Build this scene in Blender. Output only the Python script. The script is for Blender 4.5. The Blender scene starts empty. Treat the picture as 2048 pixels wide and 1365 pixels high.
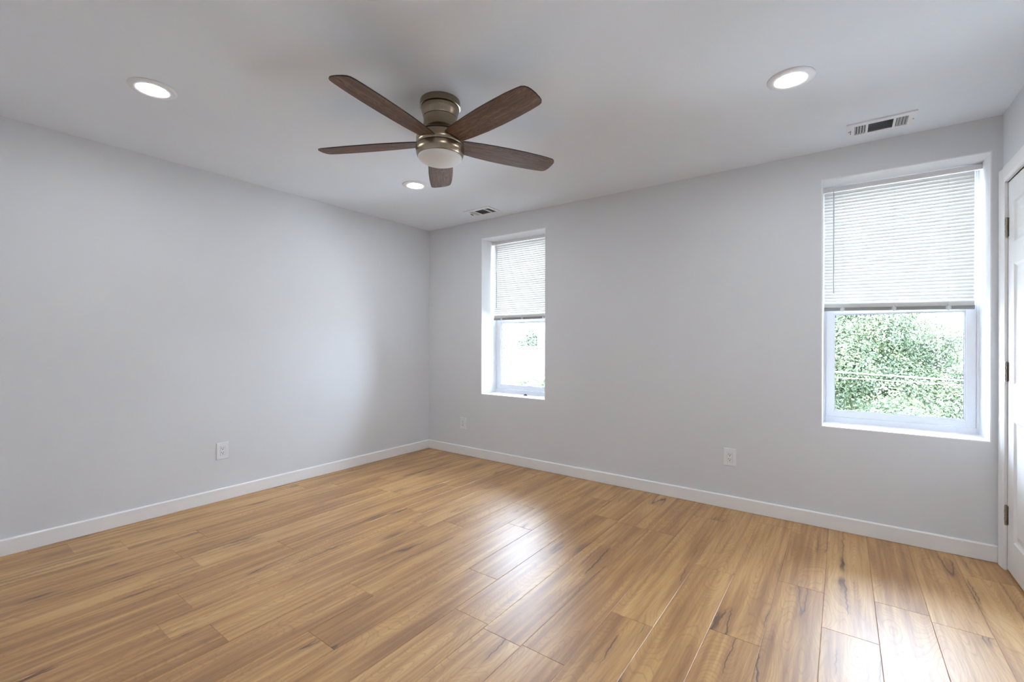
import bpy, math, random
import numpy as np
from mathutils import Vector, Matrix
from bpy_extras.node_shader_utils import PrincipledBSDFWrapper

# ------------------------------------------------------------------ camera, world, sun, exposure
SC = bpy.context.scene
COL = SC.collection
SC.view_settings.view_transform = 'Standard'
SC.view_settings.look = 'None'
SC.view_settings.gamma = 1.0
SC.view_settings.use_curve_mapping = False
SC.view_settings.exposure = 0.37
try:
    SC.cycles.max_bounces = 14
    SC.cycles.diffuse_bounces = 8
    SC.cycles.glossy_bounces = 6
    SC.cycles.transmission_bounces = 8
    SC.cycles.transparent_max_bounces = 16
    SC.cycles.sample_clamp_indirect = 12.0
except Exception:
    pass

F_PX, YAW, PITCH, ROLL, EYE = 903.26, 0.631757, 0.000579, 0.00276, 1.2004
cam_data = bpy.data.cameras.new('camera')
cam_data.sensor_width = 36.0
cam_data.lens = F_PX / 2048.0 * 36.0
cam_data.clip_start = 0.02
cam_data.clip_end = 400.0
cam = bpy.data.objects.new('camera', cam_data)
COL.objects.link(cam)
fw = Vector((-math.sin(YAW), math.cos(YAW), 0)); rt = Vector((math.cos(YAW), math.sin(YAW), 0)); up = Vector((0, 0, 1))
Fv = fw * math.cos(PITCH) + up * math.sin(PITCH)
Uv = -fw * math.sin(PITCH) + up * math.cos(PITCH)
Rv = rt * math.cos(ROLL) + Uv * math.sin(ROLL)
Uv = -rt * math.sin(ROLL) + Uv * math.cos(ROLL)
m = Matrix((Rv, Uv, -Fv)).transposed().to_4x4()
m.translation = Vector((0, 0, EYE))
cam.matrix_world = m
SC.camera = cam

SKY = 24.0           # bright overcast sky
SUN = 13.0           # soft sun from behind the house, lights the trees and facades
LAMP = 190.0        # recessed light lenses
world = bpy.data.worlds.new('world')
SC.world = world
world.use_nodes = True
bg = world.node_tree.nodes['Background']
bg.inputs[0].default_value = (0.77, 0.895, 1.08, 1)
bg.inputs[1].default_value = SKY
sd = bpy.data.lights.new('sun', 'SUN')
sd.energy = SUN
sd.angle = math.radians(3)
sd.color = (1.0, 0.97, 0.92)
sun = bpy.data.objects.new('sun', sd)
sun.rotation_euler = (math.radians(42), 0, math.radians(-22))   # shines towards +y and down
sun.location = (0, -6, 12)
COL.objects.link(sun)

# ------------------------------------------------------------------ room numbers (metres)
XL, XR, YB, YF, H = -3.758, 0.703, 3.555, -0.33, 2.44
WT = 0.34                                   # back wall thickness
WIN = [(-2.993, -2.220, 0.655, 2.255), (-0.112, 0.661, 0.650, 2.255)]
REV = 0.235                                 # depth of the window reveals
random.seed(7)
rng = np.random.default_rng(11)

# ------------------------------------------------------------------ helpers
class MB:
    """collects shapes; build() links them as one mesh object"""
    def __init__(s):
        s.v, s.f, s.m = [], [], []
    def add(s, vs, fs, mi=0):
        b = len(s.v)
        s.v += [tuple(p) for p in vs]
        s.f += [tuple(b + i for i in f) for f in fs]
        s.m += [mi] * len(fs)
        return s
    def box(s, x0, x1, y0, y1, z0, z1, mi=0):
        vs = [(x0, y0, z0), (x1, y0, z0), (x1, y1, z0), (x0, y1, z0), (x0, y0, z1), (x1, y0, z1), (x1, y1, z1), (x0, y1, z1)]
        return s.add(vs, [(0, 3, 2, 1), (4, 5, 6, 7), (0, 1, 5, 4), (1, 2, 6, 5), (2, 3, 7, 6), (3, 0, 4, 7)], mi)
    def lathe(s, prof, n=64, c=(0, 0), mi=0, mats=None, cap0=True, cap1=True):
        vs = []
        for r, z in prof:
            for k in range(n):
                a = 2 * math.pi * k / n
                vs.append((c[0] + r * math.cos(a), c[1] + r * math.sin(a), z))
        b = len(s.v)
        s.v += vs
        for i in range(len(prof) - 1):
            for k in range(n):
                k2 = (k + 1) % n
                s.f.append((b + i * n + k, b + (i + 1) * n + k, b + (i + 1) * n + k2, b + i * n + k2))
                s.m.append(mats[i] if mats else mi)
        if cap0:
            s.f.append(tuple(b + k for k in range(n))); s.m.append(mats[0] if mats else mi)
        if cap1:
            L = (len(prof) - 1) * n
            s.f.append(tuple(b + L + k for k in reversed(range(n)))); s.m.append(mats[-1] if mats else mi)
        return s
    def tube(s, pts, r, n=8, mi=0):
        pts = [Vector(p) for p in pts]
        rs = r if isinstance(r, (list, tuple)) else [r] * len(pts)
        b = len(s.v)
        for i, p in enumerate(pts):
            t = (pts[min(i + 1, len(pts) - 1)] - pts[max(i - 1, 0)]).normalized()
            u = t.orthogonal().normalized() if abs(t.z) < 0.99 else Vector((1, 0, 0))
            if abs(t.z) < 0.99:
                u = t.cross(Vector((0, 0, 1))).normalized()
            w = t.cross(u)
            for k in range(n):
                a = 2 * math.pi * k / n
                s.v.append(tuple(p + (u * math.cos(a) + w * math.sin(a)) * rs[i]))
        for i in range(len(pts) - 1):
            for k in range(n):
                k2 = (k + 1) % n
                s.f.append((b + i * n + k, b + i * n + k2, b + (i + 1) * n + k2, b + (i + 1) * n + k)); s.m.append(mi)
        s.f.append(tuple(b + k for k in reversed(range(n)))); s.m.append(mi)
        L = b + (len(pts) - 1) * n
        s.f.append(tuple(L + k for k in range(n))); s.m.append(mi)
        return s
    def prism(s, outline, axis, a0, a1, mi=0):
        """outline: closed 2-d list; extruded along axis from a0 to a1"""
        n = len(outline)
        def P(q, a):
            return {'x': (a, q[0], q[1]), 'y': (q[0], a, q[1]), 'z': (q[0], q[1], a)}[axis]
        vs = [P(q, a0) for q in outline] + [P(q, a1) for q in outline]
        fs = [tuple(range(n)), tuple(reversed(range(n, 2 * n)))]
        fs += [(i, i + n, (i + 1) % n + n, (i + 1) % n) for i in range(n)]
        return s.add(vs, fs, mi)
    def build(s, name, mats, parent=None, bevel=0.0, smooth=False, recalc=True):
        me = bpy.data.meshes.new(name)
        me.from_pydata(s.v, [], s.f)
        for mm in (mats if isinstance(mats, (list, tuple)) else [mats]):
            me.materials.append(mm)
        if len(set(s.m)) > 1:
            me.polygons.foreach_set('material_index', s.m)
        if recalc:
            import bmesh
            bm = bmesh.new(); bm.from_mesh(me)
            bmesh.ops.recalc_face_normals(bm, faces=bm.faces)
            bm.to_mesh(me); bm.free()
        if smooth:
            me.polygons.foreach_set('use_smooth', [True] * len(me.polygons))
            try:
                me.set_sharp_from_angle(angle=math.radians(38))
            except Exception:
                pass
        o = bpy.data.objects.new(name, me)
        COL.objects.link(o)
        if parent:
            o.parent = parent
        if bevel > 0:
            b = o.modifiers.new('bevel', 'BEVEL')
            b.width = bevel; b.segments = 2; b.limit_method = 'ANGLE'; b.angle_limit = math.radians(40)
        return o

def tag(o, label, cat, group=None, kind=None):
    o['label'] = label
    o['category'] = cat
    if group: o['group'] = group
    if kind: o['kind'] = kind
    return o

def empty(name, loc, label, cat, group=None, kind=None, rz=0.0):
    o = bpy.data.objects.new(name, None)
    o.empty_display_size = 0.1
    COL.objects.link(o)
    o.location = loc
    o.rotation_euler = (0, 0, rz)
    return tag(o, label, cat, group, kind)

def dup(root, loc, label, rz=None):
    """a copy of a thing with copies of its parts and sub-parts"""
    r = root.copy(); COL.objects.link(r); r.location = loc; r['label'] = label
    if rz is not None: r.rotation_euler = (0, 0, rz)
    for ch in list(root.children):
        c = ch.copy(); COL.objects.link(c); c.parent = r
        for g in list(ch.children):
            d = g.copy(); COL.objects.link(d); d.parent = c
    return r

# ------------------------------------------------------------------ materials
def mat(name, col, rough=0.5, metal=0.0, spec=0.5, **kw):
    mm = bpy.data.materials.new(name)
    mm.use_nodes = True
    p = mm.node_tree.nodes['Principled BSDF']
    p.inputs['Base Color'].default_value = (*col, 1)
    p.inputs['Roughness'].default_value = rough
    p.inputs['Metallic'].default_value = metal
    p.inputs['Specular IOR Level'].default_value = spec
    for k, v in kw.items():
        p.inputs[k].default_value = v
    return mm

class N:
    """small node-graph writer"""
    def __init__(s, mm):
        s.t = mm.node_tree; s.n = s.t.nodes; s.p = s.n['Principled BSDF']
    def link(s, a, b): s.t.links.new(a, b)
    def new(s, typ, **kw):
        nd = s.n.new(typ)
        for k, v in kw.items(): setattr(nd, k, v)
        return nd
    def val(s, inp, v):
        if hasattr(v, 'is_output') or isinstance(v, bpy.types.NodeSocket): s.link(v, inp)
        else: inp.default_value = v
    def math(s, op, a, b=0.0, c=0.0, clamp=False):
        nd = s.new('ShaderNodeMath', operation=op, use_clamp=clamp)
        s.val(nd.inputs[0], a); s.val(nd.inputs[1], b); s.val(nd.inputs[2], c)
        return nd.outputs[0]
    def comb(s, x, y, z):
        nd = s.new('ShaderNodeCombineXYZ')
        s.val(nd.inputs[0], x); s.val(nd.inputs[1], y); s.val(nd.inputs[2], z)
        return nd.outputs[0]
    def noise(s, vec, scale=1.0, detail=2.0, rough=0.5, dist=0.0):
        nd = s.new('ShaderNodeTexNoise')
        s.link(vec, nd.inputs['Vector'])
        nd.inputs['Scale'].default_value = scale; nd.inputs['Detail'].default_value = detail
        nd.inputs['Roughness'].default_value = rough; nd.inputs['Distortion'].default_value = dist
        return nd.outputs['Fac']
    def ramp(s, fac, stops):
        nd = s.new('ShaderNodeValToRGB')
        s.link(fac, nd.inputs[0])
        e = nd.color_ramp.elements
        while len(e) < len(stops): e.new(0.5)
        for i, (p, c) in enumerate(stops):
            e[i].position = p; e[i].color = (*c, 1) if len(c) == 3 else c
        return nd.outputs[0]
    def mix(s, fac, a, b, typ='MIX'):
        nd = s.new('ShaderNodeMix', data_type='RGBA', blend_type=typ)
        s.val(nd.inputs['Factor'], fac)
        s.val(nd.inputs['A'], a if not isinstance(a, tuple) else (*a, 1))
        s.val(nd.inputs['B'], b if not isinstance(b, tuple) else (*b, 1))
        return nd.outputs['Result']
    def step(s, v, lo, hi):
        nd = s.new('ShaderNodeMapRange', interpolation_type='SMOOTHSTEP')
        s.val(nd.inputs[0], v); nd.inputs[1].default_value = lo; nd.inputs[2].default_value = hi
        return nd.outputs[0]
    def bump(s, hgt, strength=0.2, dist=0.001):
        nd = s.new('ShaderNodeBump')
        nd.inputs['Strength'].default_value = strength; nd.inputs['Distance'].default_value = dist
        s.link(hgt, nd.inputs['Height']); s.link(nd.outputs[0], s.p.inputs['Normal'])

def paint(name, col, rough, tex=0.06):
    mm = mat(name, col, rough, spec=0.35)
    g = N(mm)
    tc = g.new('ShaderNodeTexCoord').outputs['Object']
    a = g.noise(tc, 160, 3); b = g.noise(tc, 1.3, 2)
    c = g.mix(g.step(b, 0.3, 0.7), tuple(x * 0.985 for x in col), tuple(min(1, x * 1.01) for x in col))
    g.link(c, g.p.inputs['Base Color'])
    g.bump(a, tex, 0.0006)
    return mm

M = {}
M['wall'] = paint('pale_grey_wall_paint', (0.70, 0.72, 0.75), 0.62)
M['ceiling'] = paint('white_ceiling_paint', (0.785, 0.835, 0.89), 0.75)
M['reveal'] = paint('white_reveal_paint', (0.84, 0.85, 0.87), 0.5)
M['trim'] = mat('white_trim_paint', (0.84, 0.845, 0.85), 0.38)
M['door'] = mat('white_door_paint', (0.82, 0.82, 0.82), 0.34)
M['vinyl'] = mat('white_vinyl', (0.80, 0.82, 0.86), 0.32)
M['gasket'] = mat('dark_gasket', (0.10, 0.11, 0.13), 0.6)
M['plastic'] = mat('white_plastic', (0.78, 0.80, 0.83), 0.3)
M['dark'] = mat('dark_slot', (0.015, 0.015, 0.015), 0.6)
M['grey_metal'] = mat('grey_duct', (0.16, 0.165, 0.17), 0.55)
M['enamel'] = mat('white_enamel', (0.80, 0.81, 0.83), 0.4)
M['nickel'] = mat('aged_nickel', (0.36, 0.32, 0.265), 0.34, 1.0)
M['chrome'] = mat('satin_nickel', (0.62, 0.60, 0.57), 0.28, 1.0)
M['globe'] = mat('frosted_glass_shade', (0.78, 0.80, 0.81), 0.5, **{'Subsurface Weight': 0.15, 'Subsurface Radius': (0.03, 0.03, 0.03)})
M['clear'] = mat('milky_clear_plastic', (0.86, 0.87, 0.88), 0.15, **{'Transmission Weight': 0.35})
M['wand'] = mat('grey_clear_wand', (0.50, 0.51, 0.52), 0.2)
M['latch'] = mat('charcoal_plastic', (0.05, 0.055, 0.06), 0.5)
M['cord'] = mat('white_cord', (0.82, 0.82, 0.82), 0.8)
M['bottom_rail'] = mat('shade_grey_rail', (0.24, 0.24, 0.225), 0.45)  # rail colour darkened: the shade on its front is painted in

def mk_emit(name, col, strength):
    mm = bpy.data.materials.new(name); mm.use_nodes = True
    p = mm.node_tree.nodes['Principled BSDF']
    p.inputs['Base Color'].default_value = (0.8, 0.8, 0.8, 1)
    p.inputs['Emission Color'].default_value = (*col, 1)
    p.inputs['Emission Strength'].default_value = strength
    return mm
M['lens'] = mk_emit('lit_lens', (0.93, 0.97, 1.0), LAMP)

def mk_glass():
    mm = bpy.data.materials.new('window_glass'); mm.use_nodes = True
    t = mm.node_tree; t.nodes.clear()
    o = t.nodes.new('ShaderNodeOutputMaterial'); mx = t.nodes.new('ShaderNodeMixShader')
    tr = t.nodes.new('ShaderNodeBsdfTransparent'); gl = t.nodes.new('ShaderNodeBsdfGlossy'); fr = t.nodes.new('ShaderNodeFresnel')
    tr.inputs[0].default_value = (0.97, 0.98, 0.98, 1); gl.inputs['Roughness'].default_value = 0.0
    fr.inputs[0].default_value = 1.3
    t.links.new(fr.outputs[0], mx.inputs[0]); t.links.new(tr.outputs[0], mx.inputs[1]); t.links.new(gl.outputs[0], mx.inputs[2])
    t.links.new(mx.outputs[0], o.inputs[0])
    return mm
M['glass'] = mk_glass()

def mk_slat():
    mm = bpy.data.materials.new('white_vinyl_slat'); mm.use_nodes = True
    t = mm.node_tree; p = t.nodes['Principled BSDF']; o = t.nodes['Material Output']
    p.inputs['Base Color'].default_value = (0.86, 0.86, 0.84, 1); p.inputs['Roughness'].default_value = 0.4
    tl = t.nodes.new('ShaderNodeBsdfTranslucent'); tl.inputs[0].default_value = (0.90, 0.90, 0.87, 1)
    mx = t.nodes.new('ShaderNodeMixShader'); mx.inputs[0].default_value = 0.165
    t.links.new(p.outputs[0], mx.inputs[1]); t.links.new(tl.outputs[0], mx.inputs[2]); t.links.new(mx.outputs[0], o.inputs[0])
    return mm
M['slat'] = mk_slat()

def mk_floor():
    mm = mat('oak_laminate', (0.4, 0.22, 0.09), 0.3, spec=0.5, **{'Coat Weight': 0.5, 'Coat IOR': 1.5, 'Coat Roughness': 0.42})
    g = N(mm)
    sep = g.new('ShaderNodeSeparateXYZ'); g.link(g.new('ShaderNodeTexCoord').outputs['Object'], sep.inputs[0])
    x, y = sep.outputs[0], sep.outputs[1]
    r = g.new('ShaderNodeAttribute', attribute_name='plank_random').outputs['Fac']
    r2 = g.new('ShaderNodeAttribute', attribute_name='plank_tone').outputs['Fac']
    edge = g.new('ShaderNodeAttribute', attribute_name='plank_edge').outputs['Fac']
    xo = g.math('ADD', x, g.math('MULTIPLY', r, 37.0)); yo = g.math('ADD', y, g.math('MULTIPLY', r, 91.0))
    # cathedral growth rings: contour lines of a stretched field
    warp = g.noise(g.comb(g.math('MULTIPLY', xo, 20.0), g.math('MULTIPLY', yo, 5.0), r), 1, 2)
    fld = g.noise(g.comb(g.math('MULTIPLY', xo, 5.2), g.math('MULTIPLY', yo, 0.95), r), 1, 1.0, 0.4)
    fld = g.math('ADD', fld, g.math('MULTIPLY', warp, 0.028))
    ring = g.math('PINGPONG', g.math('MULTIPLY', fld, 21.0), 0.5)
    ring = g.math('MULTIPLY', ring, 2.0)
    fine_ring = g.math('MULTIPLY', g.math('PINGPONG', g.math('MULTIPLY', fld, 66.0), 0.5), 2.0)
    fibre = g.noise(g.comb(g.math('MULTIPLY', xo, 260.0), g.math('MULTIPLY', yo, 9.0), r), 1, 3, 0.6)
    streak = g.noise(g.comb(g.math('MULTIPLY', xo, 42.0), g.math('MULTIPLY', yo, 1.5), r), 1, 3, 0.55)
    broad = g.noise(g.comb(g.math('MULTIPLY', xo, 8.0), g.math('MULTIPLY', yo, 1.3), r), 1, 2)
    # cracks: thin lines along the grain; knots: dark spots
    cf = g.noise(g.comb(g.math('MULTIPLY', g.math('ADD', xo, g.math('MULTIPLY', g.noise(g.comb(g.math('MULTIPLY', xo, 3.0), g.math('MULTIPLY', yo, 22.0), 1.7), 1, 2), 0.022)), 9.5), g.math('MULTIPLY', yo, 0.38), 3.3), 1, 1.2, 0.4)
    cw = g.math('ABSOLUTE', g.math('SUBTRACT', cf, 0.5))
    cmask = g.step(g.noise(g.comb(g.math('MULTIPLY', xo, 5.0), g.math('MULTIPLY', yo, 2.3), 9.1), 1, 1), 0.52, 0.62)
    crack = g.math('MULTIPLY', g.math('SUBTRACT', 1.0, g.step(cw, 0.0015, 0.009)), cmask)
    halo = g.math('MULTIPLY', g.math('SUBTRACT', 1.0, g.step(cw, 0.0, 0.07)), cmask)
    vo = g.new('ShaderNodeTexVoronoi', feature='F1')
    g.link(g.comb(g.math('MULTIPLY', xo, 5.3), g.math('MULTIPLY', yo, 1.5), 0.0), vo.inputs['Vector'])
    vo.inputs['Scale'].default_value = 1.0
    kd = g.math('ADD', vo.outputs['Distance'], g.math('MULTIPLY', g.math('SUBTRACT', warp, 0.5), 0.22))
    vc = g.new('ShaderNodeSeparateColor'); g.link(vo.outputs['Color'], vc.inputs[0])
    knot = g.math('MULTIPLY', g.math('SUBTRACT', 1.0, g.step(kd, 0.02, 0.20)), g.step(vc.outputs[0], 0.62, 0.66))
    tone = g.math('ADD', g.math('MULTIPLY', streak, 0.55), g.math('MULTIPLY', broad, 0.45))
    tone = g.math('ADD', tone, g.math('MULTIPLY', g.math('SUBTRACT', r2, 0.5), 0.10))
    c = g.ramp(tone, [(0.34, FLOOR[0]), (0.46, FLOOR[1]), (0.56, FLOOR[2]), (0.70, FLOOR[3])])
    c = g.mix(g.math('MULTIPLY', g.step(ring, 0.62, 1.0), 0.13), c, FLOOR[4])
    c = g.mix(g.math('MULTIPLY', g.step(fine_ring, 0.66, 1.0), 0.27), c, FLOOR[4])
    c = g.mix(g.math('MULTIPLY', g.step(fibre, 0.54, 0.74), 0.30), c, FLOOR[4])
    c = g.mix(g.math('MULTIPLY', halo, 0.42), c, FLOOR[4])
    c = g.mix(g.math('MULTIPLY', knot, 0.75), c, FLOOR[5])
    c = g.mix(g.math('MULTIPLY', crack, 0.9), c, FLOOR[5])
    c = g.mix(g.math('MULTIPLY', edge, 0.22), c, FLOOR[5])
    g.link(c, g.p.inputs['Base Color'])
    hgt = g.math('ADD', g.math('MULTIPLY', fine_ring, 0.45), g.math('MULTIPLY', fibre, 0.55))
    hgt = g.math('SUBTRACT', hgt, g.math('MULTIPLY', crack, 3.0))
    g.bump(hgt, 0.22, 0.0006)
    ro = g.math('ADD', 0.40, g.math('MULTIPLY', fine_ring, 0.05))
    g.link(ro, g.p.inputs['Roughness'])
    return mm
FLOOR = [(0.30, 0.142, 0.046), (0.42, 0.218, 0.073), (0.545, 0.310, 0.110), (0.64, 0.40, 0.165), (0.22, 0.098, 0.033), (0.105, 0.046, 0.021)]
M['floor'] = mk_floor()

def mk_blade():
    mm = mat('weathered_oak_blade', (0.15, 0.1, 0.07), 0.55, spec=0.3)
    g = N(mm)
    uv = g.new('ShaderNodeUVMap'); uv.uv_map = 'UVMap'
    sep = g.new('ShaderNodeSeparateXYZ'); g.link(uv.outputs[0], sep.inputs[0])
    inf = g.new('ShaderNodeObjectInfo').outputs['Random']
    x = g.math('ADD', sep.outputs[0], g.math('MULTIPLY', inf, 23.0)); y = sep.outputs[1]
    f1 = g.noise(g.comb(g.math('MULTIPLY', x, 4.0), g.math('MULTIPLY', y, 120.0), inf), 1, 4, 0.65)
    f2 = g.noise(g.comb(g.math('MULTIPLY', x, 3.0), g.math('MULTIPLY', y, 26.0), inf), 1, 2, 0.5, 0.6)
    rg = g.math('MULTIPLY', g.math('PINGPONG', g.math('MULTIPLY', f2, 16.0), 0.5), 2.0)
    t = g.math('ADD', g.math('MULTIPLY', f1, 0.6), g.math('MULTIPLY', rg, 0.22))
    t = g.math('ADD', t, g.math('MULTIPLY', f2, 0.25))
    c = g.ramp(t, [(0.32, (0.042, 0.019, 0.010)), (0.52, (0.120, 0.063, 0.035)), (0.72, (0.215, 0.128, 0.078)), (0.9, (0.30, 0.20, 0.135))])
    g.link(c, g.p.inputs['Base Color'])
    g.bump(f1, 0.25, 0.0005)
    return mm
M['blade'] = mk_blade()
M['blade_edge'] = mat('dark_blade_edge', (0.012, 0.009, 0.008), 0.5)

def mk_bronze():
    mm = mat('brushed_antique_bronze', (0.36, 0.30, 0.225), 0.34, 1.0, Anisotropic=0.8)
    g = N(mm)
    tc = g.new('ShaderNodeTexCoord').outputs['Object']
    sep = g.new('ShaderNodeSeparateXYZ'); g.link(tc, sep.inputs[0])
    n = g.noise(g.comb(sep.outputs[0], sep.outputs[1], g.math('MULTIPLY', sep.outputs[2], 700.0)), 1.5, 2)
    g.link(g.ramp(n, [(0.3, (0.27, 0.21, 0.145)), (0.7, (0.38, 0.31, 0.225))]), g.p.inputs['Base Color'])
    g.link(g.math('ADD', 0.17, g.math('MULTIPLY', n, 0.12)), g.p.inputs['Roughness'])
    tg = g.new('ShaderNodeTangent', direction_type='RADIAL', axis='Z')
    g.link(tg.outputs[0], g.p.inputs['Tangent'])
    return mm
M['bronze'] = mk_bronze()

def mk_leaf(name, a, b, c):
    mm = bpy.data.materials.new(name); mm.use_nodes = True
    g = N(mm)
    r = g.new('ShaderNodeAttribute', attribute_name='leaf_tone').outputs['Fac']
    col = g.ramp(r, [(0.0, a), (0.5, b), (1.0, c)])
    g.link(col, g.p.inputs['Base Color']); g.p.inputs['Roughness'].default_value = 0.45
    tl = g.new('ShaderNodeBsdfTranslucent'); g.link(col, tl.inputs[0])
    mx = g.new('ShaderNodeMixShader'); mx.inputs[0].default_value = 0.3
    g.link(g.p.outputs[0], mx.inputs[1]); g.link(tl.outputs[0], mx.inputs[2]); g.link(mx.outputs[0], g.n['Material Output'].inputs[0])
    return mm
M['leaf'] = mk_leaf('tree_leaf', (0.030, 0.050, 0.032), (0.060, 0.088, 0.042), (0.130, 0.150, 0.068))
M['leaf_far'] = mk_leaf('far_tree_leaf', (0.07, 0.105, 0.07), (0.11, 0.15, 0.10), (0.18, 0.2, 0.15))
M['leaf_yellow'] = mk_leaf('yellow_green_leaf', (0.08, 0.085, 0.045), (0.10, 0.10, 0.055), (0.12, 0.115, 0.07))
M['bark'] = paint('bark', (0.16, 0.12, 0.10), 0.9, 0.5)
M['stucco'] = paint('white_stucco', (0.80, 0.79, 0.77), 0.85, 0.2)
M['bracket'] = mat('dark_bracket', (0.012, 0.012, 0.013), 0.7)
M['ground'] = paint('pale_concrete', (0.60, 0.59, 0.57), 0.9, 0.3)
M['cable'] = mat('weathered_white_cable', (0.80, 0.80, 0.78), 0.5)
M['cable_red'] = mat('faded_red_cable', (0.62, 0.40, 0.34), 0.5)
M['pole'] = paint('weathered_pole', (0.28, 0.23, 0.19), 0.9, 0.4)
def mk_brick():
    mm = mat('red_brick', (0.45, 0.2, 0.15), 0.9); g = N(mm)
    b = g.new('ShaderNodeTexBrick'); g.link(g.new('ShaderNodeTexCoord').outputs['Object'], b.inputs['Vector'])
    mp = g.new('ShaderNodeMapping'); mp.inputs['Rotation'].default_value = (math.pi / 2, 0, 0)
    g.link(g.new('ShaderNodeTexCoord').outputs['Object'], mp.inputs[0]); g.link(mp.outputs[0], b.inputs['Vector'])
    b.inputs['Color1'].default_value = (0.15, 0.085, 0.07, 1); b.inputs['Color2'].default_value = (0.13, 0.07, 0.06, 1)
    b.inputs['Mortar'].default_value = (0.2, 0.18, 0.16, 1); b.inputs['Scale'].default_value = 4.5
    g.link(b.outputs[0], g.p.inputs['Base Color'])
    return mm
M['brick'] = mk_brick()

# ------------------------------------------------------------------ the room shell
# floor: laminate planks along y, 19 cm wide, staggered; one mesh with a small bevel round each plank
def build_floor():
    PW, PL, B, D = 0.19, 1.38, 0.0017, 0.0011
    joints = {0.121: 1.30, -0.069: 2.308, 0.311: 2.63, -0.259: 2.624, -0.449: 2.015, -1.399: 1.486, -1.589: 1.792, -1.779: 2.39, -1.969: 2.713, -2.159: 0.788}
    V, Fc, rnd, ton, edg = [], [], [], [], []
    k0 = math.floor((XL - 0.121) / PW) - 1
    for k in range(k0, 6):
        x0 = 0.121 + k * PW; x1 = x0 + PW
        if x1 <= XL - 0.02 or x0 >= XR + 0.05: continue
        j = next((v for q, v in joints.items() if abs(q - x0) < 0.01), None)
        if j is None: j = random.uniform(0, PL)
        xa, xb = max(x0, XL - 0.02), min(x1, XR + 0.05)
        y = j - PL * 4
        while y < YB + 0.02:
            ya, yb = max(y, YF - 0.02), min(y + PL, YB + 0.02)
            if yb > ya + 0.01:
                b = len(V); r, t = random.random(), random.random()
                V += [(xa, ya, -D), (xb, ya, -D), (xb, yb, -D), (xa, yb, -D), (xa + B, ya + B, 0), (xb - B, ya + B, 0), (xb - B, yb - B, 0), (xa + B, yb - B, 0)]
                Fc += [(b + 4, b + 5, b + 6, b + 7), (b, b + 1, b + 5, b + 4), (b + 1, b + 2, b + 6, b + 5), (b + 2, b + 3, b + 7, b + 6), (b + 3, b, b + 4, b + 7)]
                rnd += [r] * 5; ton += [t] * 5; edg += [0.0, 1.0, 1.0, 1.0, 1.0]
            y += PL
    b = len(V)       # subfloor slab underneath
    x0, x1, y0, y1 = XL - 0.1, XR + 0.1, YF - 0.1, YB + WT
    V += [(x0, y0, -0.2), (x1, y0, -0.2), (x1, y1, -0.2), (x0, y1, -0.2), (x0, y0, -D - 0.0003), (x1, y0, -D - 0.0003), (x1, y1, -D - 0.0003), (x0, y1, -D - 0.0003)]
    Fc += [tuple(b + i for i in f) for f in [(0, 3, 2, 1), (4, 5, 6, 7), (0, 1, 5, 4), (1, 2, 6, 5), (2, 3, 7, 6), (3, 0, 4, 7)]]
    rnd += [0.5] * 6; ton += [0.5] * 6; edg += [1.0] * 6
    me = bpy.data.meshes.new('floor'); me.from_pydata(V, [], Fc); me.materials.append(M['floor'])
    for nm, data in (('plank_random', rnd), ('plank_tone', ton), ('plank_edge', edg)):
        a = me.attributes.new(nm, 'FLOAT', 'FACE'); a.data.foreach_set('value', data)
    o = bpy.data.objects.new('floor', me); COL.objects.link(o)
    return tag(o, 'golden brown oak laminate plank floor', 'floor', kind='structure')
build_floor()

tag(MB().box(XL - 0.12, XR + 0.12, YF - 0.12, YB + WT, H, H + 0.2).build('ceiling', M['ceiling']), 'smooth white ceiling with recessed lights', 'ceiling', kind='structure')
tag(MB().box(XL - 0.12, XL, YF - 0.12, YB + WT, -0.2, H).build('wall_left', M['wall']), 'pale grey left wall with one outlet', 'wall', kind='structure')
tag(MB().box(XL, XR, YF - 0.12, YF, -0.2, H).build('wall_front', M['wall']), 'pale grey wall behind the viewpoint', 'wall', kind='structure')

def wall_back():
    mb = MB()
    xs = sorted({XL, XR + 0.12, *[w[0] for w in WIN], *[w[1] for w in WIN]})
    for i in range(len(xs) - 1):
        a, b = xs[i], xs[i + 1]
        w = next((q for q in WIN if abs(q[0] - a) < 1e-6), None)
        if w is None:
            mb.box(a, b, YB, YB + WT, -0.2, H)
        else:
            mb.box(a, b, YB, YB + WT, -0.2, w[2]); mb.box(a, b, YB, YB + WT, w[3], H)
    return mb.build('wall_back', M['wall'])
tag(wall_back(), 'pale grey back wall holding both windows', 'wall', kind='structure')

# right wall with the door opening
DY0, DY1, DZ = 2.690, 3.458, 2.045          # door opening (y range, height)
mb = MB()
mb.box(XR, XR + 0.12, DY1, YB, -0.2, H); mb.box(XR, XR + 0.12, YF - 0.12, DY0, -0.2, H); mb.box(XR, XR + 0.12, DY0, DY1, DZ, H)
tag(mb.build('wall_right', M['wall']), 'pale right wall holding the panel door', 'wall', kind='structure')

# baseboards: flat board with eased top edge
BH, BT = 0.093, 0.014
def board(name, axis, plane, sgn, a0, a1, label):
    prof = [(plane, 0.002), (plane + sgn * BT, 0.002), (plane + sgn * BT, BH - 0.006), (plane + sgn * (BT - 0.006), BH), (plane, BH)]
    o = MB().prism(prof, axis, a0, a1).build(name, M['trim'])
    return tag(o, label, 'baseboard', kind='structure')
board('baseboard_left', 'y', XL, 1, YF, YB, 'white baseboard along the left wall')
board('baseboard_back', 'x', YB, -1, XL, XR - 0.02, 'white baseboard along the back wall under the windows')
board('baseboard_right', 'y', XR, -1, YF, DY0 - 0.08, 'white baseboard along the right wall beyond the door')
board('baseboard_front', 'x', YF, 1, XL, XR, 'white baseboard along the wall behind the viewpoint')

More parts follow.
